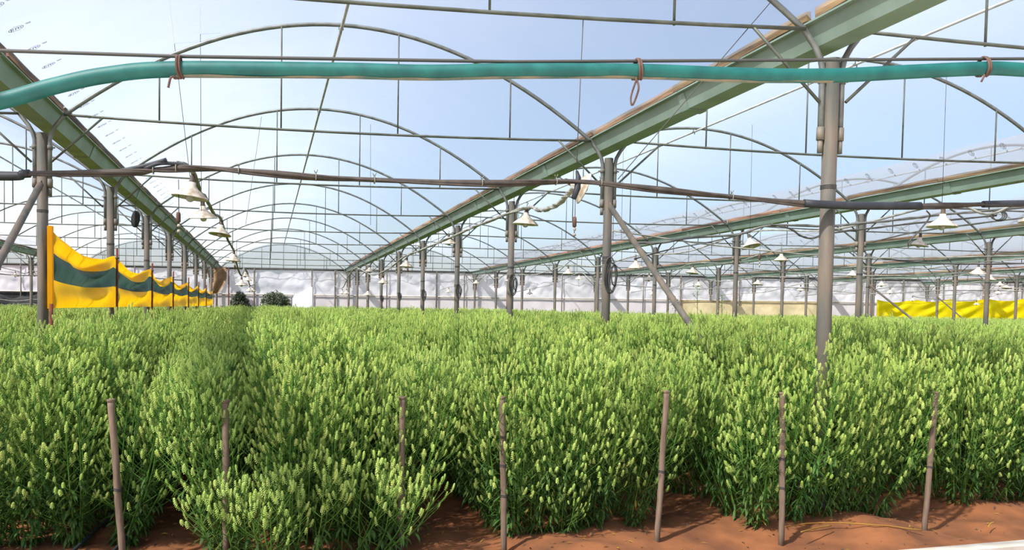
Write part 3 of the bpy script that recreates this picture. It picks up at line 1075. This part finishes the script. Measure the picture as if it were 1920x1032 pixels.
cord('cable', [(10.9, 23.5, 2.5), (14, 23.1, 2.38), (17.6, 22.4, 2.52), (21, 21.8, 2.36), (24.3, 21.2, 2.55), (30.9, 20., 2.6)], .014, m_gcable, 'pale cable sagging across the far bays right of centre', 1)
cord('cable', [(-9.2, 27.6, 2.55), (-7.5, 27.3, 2.35), (-5, 26.8, 2.42), (-2.5, 26.2, 2.3)], .016, m_wire, 'dark cable drooping behind the striped banner', 1)

t = thing('cable_coil', 'loops of dark cable hanging from the grey conduit at the right', 'coil', (9.61, 7.72, 3.0), (0, 0, -.25))
for j in range(3):
    q = MB()
    q.tube([((.085 + .008 * j) * math.cos(a) + .03 * j - .03, .012 * j, (.062 + .006 * j) * math.sin(a)) for a in np.linspace(0, 2 * PI, 25)], .0085, 6, False)
    q.build('loop', m_wire, t)
ci = 0
for (k, zc, r) in [(1, 2.02, .17), (2, 2.0, .14), (3, 1.95, .12), (4, 1.9, .12), (5, 1.9, .1), (6, 1.85, .1)]:
    x, y = 4.19, fy(4.19, k)
    t = thing('cable_coil', 'dark cable loops on a post right of the centre bay, %s' % nth(ci), 'coil', (x, y, zc), (0, 0, -.3), 'cable coils on the posts')
    ci += 1
    for j in range(4):
        q = MB()
        rr = r * (1 - .08 * j)
        q.tube([(.035 + .018 * j + (.44 - .05 * j) * rr * math.cos(a), -.07 - .006 * j + .03 * math.sin(a * 2 + j) * rr, rr * (1.35 - .1 * j) * math.sin(a) + .03 * math.cos(j * 2.)) for a in np.linspace(0, 2 * PI, 21)], .0085, 5, False)
        q.build('loop', m_black if j % 2 else m_wire, t)
    q = MB()
    for j in range(3):
        q.lathe([(.060, -.006), (.066, 0), (.060, .006)], 14, (0, 0, r * 1.2 + .02 - .02 * j))
    q.build('tie_wire', m_wire, t)

for i, (a, b, lab) in enumerate([((-.77, 9.72, 5.15), (-.75, 9.72, 2.70), 'thin vertical wire left of centre, dropping from the roof to the lamp cord'),
                                 ((-1.12, 9.79, 5.22), (-.88, 9.75, 3.1), 'thin slanting wire left of centre, dropping from the roof'),
                                 ((2.22, 5.17, 3.76), (2.19, 5.17, 2.60), 'thin vertical wire dropping from the nearest tie bar to the taped joint'),
                                 ((3.72, 4.9, 4.05), (2.5, 5.1, 2.58), 'thin wire slanting from the upper right down to the cable bundle'),
                                 ((-.1, 13.6, 4.8), (-.35, 13.7, 2.95), 'thin wire dropping from the second truss of the centre bay'),
                                 ((1.7, 13.2, 4.75), (1.72, 13.2, 3.0), 'thin wire dropping from the roof right of the ridge pipe'),
                                 ((6.2, 12.45, 4.72), (6.2, 12.45, 2.9), 'thin wire dropping from the roof left of the thick near post'),
                                 ((8.1, 11.25, 4.9), (8.12, 11.25, 2.98), 'thin wire holding the tilted lamp right of centre'),
                                 ((8.17, 7.36, 4.8), (8.17, 7.35, 3.02), 'thin wire holding the large lamp at the right'),
                                 ((-.74, 18.1, 4.7), (-.73, 18.1, 2.84), 'thin wire holding the fourth lamp of the centre bay')]):
    w_ = tag(obj('hanging_wire', MB().tube([a, b], .0035, 5).mesh('hanging_wire', m_wire)), lab, 'wire', 'thin hanging wires')

# bent hook under the cable bundle holding a lamp (right)
tag(obj('wire_hook', MB().tube(smooth_path([(5.02, 4.66, 2.44), (5.10, 4.70, 2.40), (5.06, 4.75, 2.30), (5.0, 4.8, 2.2), (5.02, 4.82, 2.17), (5.06, 4.83, 2.21)], 5), .006, 6).mesh('wire_hook', m_wire)),
    'bent dark wire hanging from the cable bundle right of the thick near post', 'hook')

# ------------------------------------------------------------------ stakes at the front
ST = [((-.826, 5.02), (-.898, 5.06), .994, 'leftmost of the brown stakes along the front edge, leaning left'),
      ((-.228, 4.86), (-.234, 4.86), .999, 'second brown stake from the left, half hidden by the spilling bush'),
      ((.844, 4.80), (.844, 4.80), 1.005, 'third brown stake from the left, almost buried in the crop'),
      ((1.512, 4.66), (1.486, 4.69), 1.005, 'fourth brown stake from the left, tied with black wire, fully in view'),
      ((2.637, 4.62), (2.693, 4.64), 1.029, 'fifth brown stake from the left, its middle hidden by leaves'),
      ((3.478, 4.35), (3.469, 4.38), 1.032, 'sixth brown stake from the left, upright and ringed, fully in view'),
      ((4.718, 4.29), (4.792, 4.30), 1.022, 'rightmost brown stake, leaning right in the bare furrow')]
for i, (a, b, h, lab) in enumerate(ST):
    A, B_ = Vector((a[0], a[1], 0)), Vector((b[0], b[1], h))
    t = thing('wooden_stake', lab, 'stake', A, (0, 0, 0), 'stakes along the front of the beds')
    D = B_ - A
    n_ = 24
    rs, ps = [], []
    for j in range(n_ + 1):
        f_ = j / n_
        r = .0205 + .001 * math.sin(j * 2.3 + i)
        if j in (7, 15):
            r += .0014
        ps.append(D * f_ * 1.0 + Vector((  .0015 * math.sin(j * .5 + i), .001 * math.cos(j * .4), 0)) - D * .0)
        rs.append(r)
    ps[0] = ps[0] - Vector((0, 0, .12))
    q = MB()
    q.tube(ps, rs, 12)
    po = q.build('pole', m_bamboo, t)
    q = MB()
    q.tube([D * .985, D * 1.0, D * 1.006], [.0215, .026, .025], 12)
    q.build('flared_top', m_bamboo, t)
    q = MB()
    for fz in ((.35, .55, .74) if i in (3, 5) else (.45,)):
        c = D * fz
        for e in (-.006, .004):
            q.tube([c + Vector((.0235 * math.cos(a_), .0235 * math.sin(a_), e + .004 * math.sin(a_ * 2))) for a_ in np.linspace(0, 2 * PI, 13)], .0025, 5, False)
    q.build('tie_wire', m_black, po)

# kerb at the bottom right, drip lines and dry reeds on the soil
q = MB()
q.prism([(-.0, -.1), (.0, .022), (.012, .036), (.12, .036), (.12, -.1)], -9, 9)
k_ = q.mesh('concrete_kerb', m_kerb, False)
o = obj('concrete_kerb', k_, None, (4.6, 3.815, 0), (0, 0, -PI / 2 - .054))
tag(o, 'pale concrete kerb at the bottom right corner', 'kerb')
for (pts, lab) in [([(-1.22, 4.3, .03), (-1.19, 4.75, .035), (-1.12, 5.2, .05), (-1.05, 6, .05)], 'black drip hose lying on soil at the bottom left corner, the left one'),
                   ([(-1.02, 4.3, .03), (-.98, 4.7, .035), (-.9, 5.0, .05), (-.82, 5.8, .05)], 'black drip hose lying on soil at the bottom left, the right one')]:
    tag(obj('drip_hose', MB().tube(smooth_path(pts, 5), .012, 8).mesh('drip_hose', m_black)), lab, 'hose', 'drip hoses on the soil')
for (pts, lab) in [([(3.55, 4.42, .045), (3.85, 4.46, .04), (4.2, 4.36, .035), (4.55, 4.16, .02)], 'long pale dry reed on the soil left of the rightmost stake'),
                   ([(3.6, 4.30, .04), (3.8, 4.36, .04), (3.95, 4.40, .03)], 'short pale dry reed beside the long one'),
                   ([(5.15, 4.12, .01), (5.22, 4.16, .02), (5.28, 4.18, .02)], 'short dry twig on the soil right of the rightmost stake')]:
    P = smooth_path(pts, 5)
    tag(obj('dry_reed', MB().tube([(p.x, p.y, max(p.z, soil_z(p.x, p.y)) + .012) for p in P], .005, 5).mesh('dry_reed', m_dry)), lab, 'reed')

# crumbs of dead leaf and twig scattered on the soil
q = MB()
for i in range(900):
    x, y = random.uniform(-1.8, 7.0), random.uniform(3.95, 6.2)
    z = soil_z(x, y) + .006
    R_ = Euler((random.uniform(-.5, .5), random.uniform(-.5, .5), random.uniform(0, 6.3))).to_matrix()
    l_, w_ = random.uniform(.008, .03), random.uniform(.002, .008)
    q.add([Vector((x, y, z)) + R_ @ Vector(v) for v in ((-l_, 0, 0), (0, -w_, .004), (l_, 0, 0), (0, w_, .004))], [(0, 1, 2, 3)], i % 2)
tag(q.build('leaf_litter', [m_bark, m_dry], None, False), 'dark crumbs of dead leaf and twig scattered over the orange soil', 'litter', None, 'stuff')
BAG = (-2.500, 16.580, 3.243)
t = thing('black_bag', 'crumpled black bag hanging under the left gutter, beside the third post', 'bag', BAG)
q = MB()
q.grid(lambda u, v: (.07 * math.sin(PI * v) ** .7 * math.cos(2 * PI * u) * (1 + .3 * math.sin(u * 19 + v * 5)), .07 * math.sin(PI * v) ** .7 * math.sin(2 * PI * u) * (1 + .3 * math.cos(u * 25)), .17 * math.cos(PI * v)), 24, 12)
q.build('bag', m_net, t)
q = MB()
q.tube([(0, 0, .16), (0, .0, gz(BAG[1]) - BAG[2] + .01)], .006, 5)
q.build('string', m_wire, t)

# ------------------------------------------------------------------ crop plants
def spike(mb, p0, d0, L, r, up=.5, N=46, lod=0, rr=random):
    """one seed spike: thin curved core with spirally set little pods, crowded towards the tip"""
    d = Vector(d0).normalized()
    p = Vector(p0)
    seg = 5 if lod == 0 else 4
    path = [p.copy()]
    for i in range(seg):
        d = (d + Vector((0, 0, up / seg))).normalized()
        p = p + d * (L / seg)
        path.append(p.copy())
    if lod == 0:
        mb.tube(path, [r * k for k in (.16, .28, .42, .60, .74, .40)], 5, True)
        ph = rr.uniform(0, 6)
        for i in range(N):
            t = ((i + .5) / N) ** .85
            f_ = t * seg
            j = min(seg - 1, int(f_))
            c = path[j].lerp(path[j + 1], f_ - j)
            ax = (path[j + 1] - path[j]).normalized()
            u = ax.cross(Vector((.3, .5, .8))).normalized()
            v = ax.cross(u)
            a = ph + i * 2.39996
            o = u * math.cos(a) + v * math.sin(a)
            rad = r * (1.12 - .55 * max(0, t - .7) / .3)
            s = r * .40
            tg = ax.cross(o)
            q = c + o * rad
            n_ = (o * .55 + ax * .85).normalized()
            w_ = n_.cross(tg).normalized()
            mb.add([q - tg * s, q - w_ * s * 1.1, q + tg * s, q + w_ * s * 1.1], [(0, 1, 2, 3)])
    elif lod == 1:
        mb.tube(path, [r * k for k in (.4, .95, .7, 1.05, .45)], 4, True)
    else:
        mb.tube([path[0], path[2], path[4]], [r * .6, r * 1.0, r * .6], 4, True)


def leaf(mb, p, d, L, wd, droop, rr):
    d = Vector(d).normalized()
    sd = d.cross(Vector((0, 0, 1)))
    if sd.length < .05:
        sd = Vector((1, 0, 0))
    sd.normalize()
    vs_, fs_ = [], []
    c = Vector(p)
    n = 3
    for i in range(n + 1):
        t = i / n
        wi = wd * (.35 + 1.3 * t * (1 - t) * 2) * (1 if i < n else .15)
        vs_ += [c - sd * wi, c + sd * wi]
        d = (d + Vector((0, 0, -droop / n))).normalized()
        c = c + d * (L / n)
    fs_ = [(2 * i, 2 * i + 1, 2 * i + 3, 2 * i + 2) for i in range(n)]
    mb.add(vs_, fs_)


def make_plant(seed, H=1.42, spread=.15, nst=8, low=.3, lean=(0, 0), nb=15, lod=0, leaves=1.0, dry=0, single=0):
    """returns stems, leaves, spikes, dry leaves and a list of separately built outer spikes"""
    rr = random.Random(seed)
    st, lf, sp, dr = MB(), MB(), MB(), MB()
    spk = []

    def add_spike(p, d, L, r, up, N_):
        spk.append((p, d, L, r, up, N_))
    for s in range(nst):
        a = 2 * PI * s / nst + rr.uniform(-.4, .4)
        e = spread * rr.uniform(.35, 1.2)
        h = H * rr.uniform(.80, 1.02)
        base = Vector((.05 * math.cos(a), .05 * math.sin(a), 0))
        k = rr.uniform(.55, 1.15)
        tipv = Vector((e * math.cos(a) + lean[0] * k, e * math.sin(a) + lean[1] * k, h))
        mid = base.lerp(tipv, .5) + Vector((.25 * e * math.cos(a), .25 * e * math.sin(a), 0)) + Vector((lean[0], lean[1], 0)) * .12
        P = smooth_path([base, mid, tipv], 5)
        st.tube(P, list(np.linspace(.0055, .0022, len(P))), 4 if lod else 5)
        d = (P[-1] - P[-2]).normalized()
        add_spike(P[-1] - d * .03, d, rr.uniform(.05, .075), rr.uniform(.0075, .0092), .7, 44)
        for b in range(nb):
            t = low + (1 - low) * ((b + rr.random()) / nb) ** .8 * .98
            f_ = t * (len(P) - 1)
            j = min(len(P) - 2, int(f_))
            p = P[j].lerp(P[j + 1], f_ - j)
            a2 = a + rr.uniform(-1.5, 1.5) if b % 3 else rr.uniform(0, 2 * PI)
            bl = (.07 + .21 * (1 - t)) * rr.uniform(.7, 1.3)
            o = Vector((math.cos(a2), math.sin(a2), .35 + .8 * t)).normalized()
            o2 = (o + Vector((lean[0], lean[1], 0)) * .6 + Vector((0, 0, .25))).normalized()
            Q = [p, p + o * bl * .5, p + o * bl * .5 + o2 * bl * .5]
            st.tube(Q, [.0026, .0022, .0017], 3, False)
            add_spike(Q[-1], (o2 + o).normalized(), rr.uniform(.034, .068), rr.uniform(.0068, .0090), 1.6, 36)
            for c in range(3 if lod == 0 else 1):
                pp = Q[0].lerp(Q[1], rr.random())
                aa = rr.uniform(0, 2 * PI)
                leaf(lf, pp, (math.cos(aa), math.sin(aa), .6), rr.uniform(.025, .055), .0035, .6, rr)
        nl = int((28 if lod == 0 else 5) * leaves)
        for b in range(nl):
            t = rr.uniform(.02, max(.5, low + .2))
            f_ = t * (len(P) - 1)
            j = min(len(P) - 2, int(f_))
            p = P[j].lerp(P[j + 1], f_ - j)
            aa = a + rr.uniform(-1.6, 1.6)
            leaf(dr if rr.random() < dry and t < .2 else lf, p, (math.cos(aa), math.sin(aa), rr.uniform(.0, .7)),
                 rr.uniform(.05, .115), rr.uniform(.005, .010), rr.uniform(.9, 2.0), rr)
    outer = []
    if single:
        ln = Vector((lean[0], lean[1], 0)).normalized() if lean[0] or lean[1] else Vector((1, 0, 0))
        spk.sort(key=lambda q: -(q[0].dot(ln) + .25 * rr.random()))
        for q in spk[:single]:
            m_ = MB()
            spike(m_, *q[:5], q[5], lod, rr)
            outer.append(m_.mesh('seed_spike', m_spike, False))
        spk = spk[single:]
    for q in spk:
        spike(sp, *q[:5], q[5], lod, rr)
    return st, lf, sp, dr, outer


PROTO = []                                               # near plants: separate part meshes
for i in range(5):
    PROTO.append(make_plant(100 + i, spread=.15, low=.38, nst=10, nb=18, leaves=.7))
for i in range(4):                                        # leaning outwards along +x (turned into place)
    PROTO.append(make_plant(200 + i, H=1.24, spread=.18, low=.14, lean=(.24 + .04 * i, 0), nst=9, nb=24, leaves=1.5, dry=.06, single=26))
for i in range(3):                                        # low spreading side shoots
    PROTO.append(make_plant(300 + i, H=.55, spread=.22, low=.25, lean=(.26, 0), nb=10, nst=6, leaves=.5, single=26))
for i in range(3):                                        # bed sides: bare below, top sprays hanging outwards
    PROTO.append(make_plant(600 + i, H=1.2, spread=.16, low=.42, lean=(.34 + .05 * i, 0), nst=9, nb=22, leaves=.8))
PM = []
for i, (st, lf, sp, dr, outer) in enumerate(PROTO):
    PM.append((st.mesh('stems', m_stem), lf.mesh('leaves', m_leaf), sp.mesh('seed_spikes', m_spike, False), dr.mesh('dry_leaves', m_dry) if dr.v else None, outer))


def canopy(x, y):
    """height scale of the plants: the crop stands about 1.4 m high, a little more further back"""
    h = 1.36 + .07 * min(1, max(0, (y - 5.5) / 3)) + (.02 * max(-3, x) if x < 0 else .0035 * x)
    return h * (1 + .04 * mnoise.noise(Vector((x * .9, y * .5, 2))) + .025 * mnoise.noise(Vector((x * 2.7, y * 2.2, 7)))) / 1.42


def add_plant(pi, x, y, rz, sc, label, group=None, single=False):
    t = thing('crop_plant', label, 'plant', (x, y, soil_z(x, y) - .01), (0, 0, rz), group)
    t.scale = sc
    for nm, me in zip(('stems', 'leaves', 'seed_spikes', 'dry_leaves'), PM[pi]):
        if me:
            o = obj(nm, me, t)
            o['kind'] = 'stuff'
    for me in PM[pi][4]:
        o = obj('seed_spike', me, t)
    return t


BEDL = {1: 'bed left of the leftmost stake', 2: 'bed between stakes two and three', 3: 'bed between stakes four and five',
        4: 'bed between stakes six and seven', 5: 'bed right of the rightmost stake'}
FRONT = {1: 5.35, 2: 4.98, 3: 4.86, 4: 4.66, 5: 4.62}
PLACE = ['left end', 'second from left', 'middle', 'second from right', 'right end']
ROWW = ['front row', 'second row back', 'third row back', 'fourth row back']
n_ind = 0
LASTY = {}
for bi in (1, 2, 3, 4, 5):
    c, h = CF[bi]
    for r_ in range(11):
        for q_ in range(5):
            fx = (q_ - 2) / 2
            x = c + fx * (h - .08) + random.uniform(-.05, .05)
            y = FRONT[bi] + .10 + .26 * r_ + random.uniform(-.05, .05)
            LASTY[bi] = y
            if not any(seen((x, y, z), 60) for z in (.3, .8, 1.4)):
                continue
            hsc = canopy(x, y)
            edge = r_ == 0 or abs(fx) > .9
            if edge:
                ang = -PI / 2 if r_ == 0 and abs(fx) < .9 else (0 if fx > 0 else PI)
                if r_ == 0 and abs(fx) > .9:
                    ang = -PI / 4 if fx > 0 else -3 * PI / 4
                pi = 5 + random.randrange(4) if r_ == 0 else 12 + random.randrange(3)
                rz = ang + random.uniform(-.4, .4)
                sc = (1, 1, hsc * random.uniform(.92, 1.05) * 1.06)
            else:
                pi = random.randrange(5)
                rz = random.uniform(0, 2 * PI)
                sc = (1, 1, hsc * random.uniform(.95, 1.05))
            if r_ < 4:
                add_plant(pi, x, y, rz, sc, 'crop plant, %s, %s of the %s' % (PLACE[q_], ROWW[r_], BEDL[bi]), 'crop plants')
            else:
                add_plant(pi, x, y, rz, sc, 'crop plant further back in the %s' % BEDL[bi], 'back plants of the %s' % BEDL[bi])
            n_ind += 1
# low side shoots spilling forward
SH = [(-.20, 4.86, -PI / 2 - .6, 1.0, 2), (.02, 4.80, -PI / 2 - .3, 1.1, 2), (.24, 4.74, -PI / 2, 1.15, 2), (.50, 4.76, -PI / 2 + .2, 1.1, 2), (.74, 4.82, -PI / 2 + .9, 1.05, 2),
      (.64, 4.68, -PI / 2 + .6, .95, 2), (.10, 4.64, -PI / 2 - .4, .95, 2), (2.02, 4.86, -PI / 2 - .1, .62, 3)]
for i, (x, y, rz, s, lab) in enumerate(SH):
    w_ = ['leftmost', 'second from left', 'third from left', 'fourth from left', 'rightmost', 'foremost, right of middle', 'foremost, left of middle', 'small'][i]
    add_plant(9 + random.randrange(3), x, y, rz, (s, s, s), 'low spilling side shoot, %s, before the %s' % (w_, BEDL[lab]), 'spilling side shoots')

# the field behind: one countless mass
pc = bpy.data.collections.new('crop_prototypes')
me_list = []
for i in range(4):
    st, lf, sp, dr = PROTO[i][:4]
    me_list.append((st, lf, sp))
for i in range(4):
    st, lf, sp, dr, _x = make_plant(400 + i, spread=.20, low=.5, nst=11, nb=11, lod=1, leaves=.6)
    me_list.append((st, lf, sp))
for i in range(3):
    st, lf, sp, dr, _x = make_plant(500 + i, spread=.26, low=.66, nst=18, nb=7, lod=2, leaves=.4)
    me_list.append((st, lf, sp))
for i, (st, lf, sp) in enumerate(me_list):
    b_ = MB()
    b_.add(st.v, st.f, 0).add(lf.v, lf.f, 1).add(sp.v, sp.f, 2)
    o = bpy.data.objects.new('crop_%02d' % i, b_.mesh('crop_%02d' % i, [m_stem, m_leaf, m_spike], False))
    pc.objects.link(o)
PX, PR, PS, PK = [], [], [], []


def fieldpt(x, y, pk, s):
    PX.append((x, y, -.03))
    PR.append((random.uniform(-.14, .14), random.uniform(-.14, .14), random.uniform(0, 2 * PI)))
    PS.append(s)
    PK.append(pk)


y = 4.5
while y < 41.5:
    step = .24 if y < 10 else (.29 if y < 18 else .38)
    xl, xr = -.30 * y - 1.2, min(1.33 * y + 1.5, 46)
    x = xl
    while x < xr:
        xx, yy = x + random.uniform(-.1, .1), y + random.uniform(-.1, .1)
        x += step
        if yy > wy(xx, -1.2):
            continue
        bed = None
        for bi, (c, h) in enumerate(CF):
            if abs(xx - c) < h + .06:
                bed = bi
        # the individually planted front part
        if bed in LASTY and yy < LASTY[bed] + .12:
            continue
        if bed is not None and bed not in LASTY and yy < 4.6:
            continue
        if bed is None and xx < 11.2 and yy < 14:
            if yy < 8.2 or random.random() < .55:
                continue
        hs = canopy(xx, yy)
        if bed is None:
            hs *= .86 if yy < 16 else .93
        elif abs(xx - CF[bed][0]) > CF[bed][1] - .12 and yy < 16:
            hs *= .94
        hs *= random.uniform(.92, 1.05)
        pk = random.randrange(4) if yy < 12 else (4 + random.randrange(4) if yy < 20 else 8 + random.randrange(3))
        fieldpt(xx, yy, pk, hs)
    y += step
fm = bpy.data.meshes.new('crop_field')
fm.from_pydata(PX, [], [])
at = fm.attributes.new('rot', 'FLOAT_VECTOR', 'POINT')
at.data.foreach_set('vector', np.array(PR, dtype=np.float32).ravel())
at = fm.attributes.new('scl', 'FLOAT', 'POINT')
at.data.foreach_set('value', np.array(PS, dtype=np.float32))
at = fm.attributes.new('pick', 'INT', 'POINT')
at.data.foreach_set('value', np.array(PK, dtype=np.int32))
fo = obj('crop_field', fm)
tag(fo, 'dense pale green crop of seed-spiked plants filling the greenhouse behind the front rows', 'crop', None, 'stuff')
ng = bpy.data.node_groups.new('crop_scatter', 'GeometryNodeTree')
ng.interface.new_socket('Geometry', in_out='INPUT', socket_type='NodeSocketGeometry')
ng.interface.new_socket('Geometry', in_out='OUTPUT', socket_type='NodeSocketGeometry')
N = ng.nodes
gi, go = N.new('NodeGroupInput'), N.new('NodeGroupOutput')
ip = N.new('GeometryNodeInstanceOnPoints')
ci_ = N.new('GeometryNodeCollectionInfo')
ci_.inputs['Collection'].default_value = pc
ci_.inputs['Separate Children'].default_value = True
ci_.inputs['Reset Children'].default_value = True


def named(nm, ty):
    a = N.new('GeometryNodeInputNamedAttribute')
    a.data_type = ty
    a.inputs[0].default_value = nm
    return a


ar, as_, ak = named('rot', 'FLOAT_VECTOR'), named('scl', 'FLOAT'), named('pick', 'INT')
er = N.new('FunctionNodeEulerToRotation')
lk = ng.links.new
outs = lambda n_: next(s for s in n_.outputs if s.enabled and s.name == 'Attribute')
lk(gi.outputs[0], ip.inputs['Points'])
lk(ci_.outputs[0], ip.inputs['Instance'])
ip.inputs['Pick Instance'].default_value = True
lk(outs(ak), ip.inputs['Instance Index'])
lk(outs(ar), er.inputs[0])
lk(er.outputs[0], ip.inputs['Rotation'])
cx = N.new('ShaderNodeCombineXYZ')
cx.inputs[0].default_value = 1
cx.inputs[1].default_value = 1
lk(outs(as_), cx.inputs[2])
lk(cx.outputs[0], ip.inputs['Scale'])
lk(ip.outputs[0], go.inputs[0])
md = fo.modifiers.new('scatter', 'NODES')
md.node_group = ng

# a few tall weeds standing above the far crop
for i, (x, y, h) in enumerate([(9.5, 15.1, 2.2), (9.1, 15.4, 1.95), (10.1, 15.0, 2.0)]):
    t = thing('tall_weed', ['tall thin weed with a green leaf tuft above the crop right of centre', 'shorter weed left of the tall green-tufted weed',
                            'thin bare weed right of the tall green-tufted weed'][i], 'weed', (x, y, 0))
    q = MB()
    q.tube(smooth_path([(0, 0, 0), (.03, 0, h * .5), (.0, 0, h)], 4), .007, 5)
    for j in range(4):
        z = h * (.8 + .06 * j)
        q.tube([(0, 0, z), (.1 * (-1) ** j, .02, z + .1)], .004, 4)
    q.build('stem', m_stem, t)
    q = MB()
    rr = random.Random(i)
    for j in range(26):
        a = rr.uniform(0, 6.3)
        leaf(q, ((.08 * (-1) ** j) * rr.random(), 0, h * rr.uniform(.82, 1.0)), (math.cos(a), math.sin(a), .3), .09, .012, .8, rr)
    q.build('leaves', m_leaf, t)
print('plants', n_ind, 'field', len(PX))
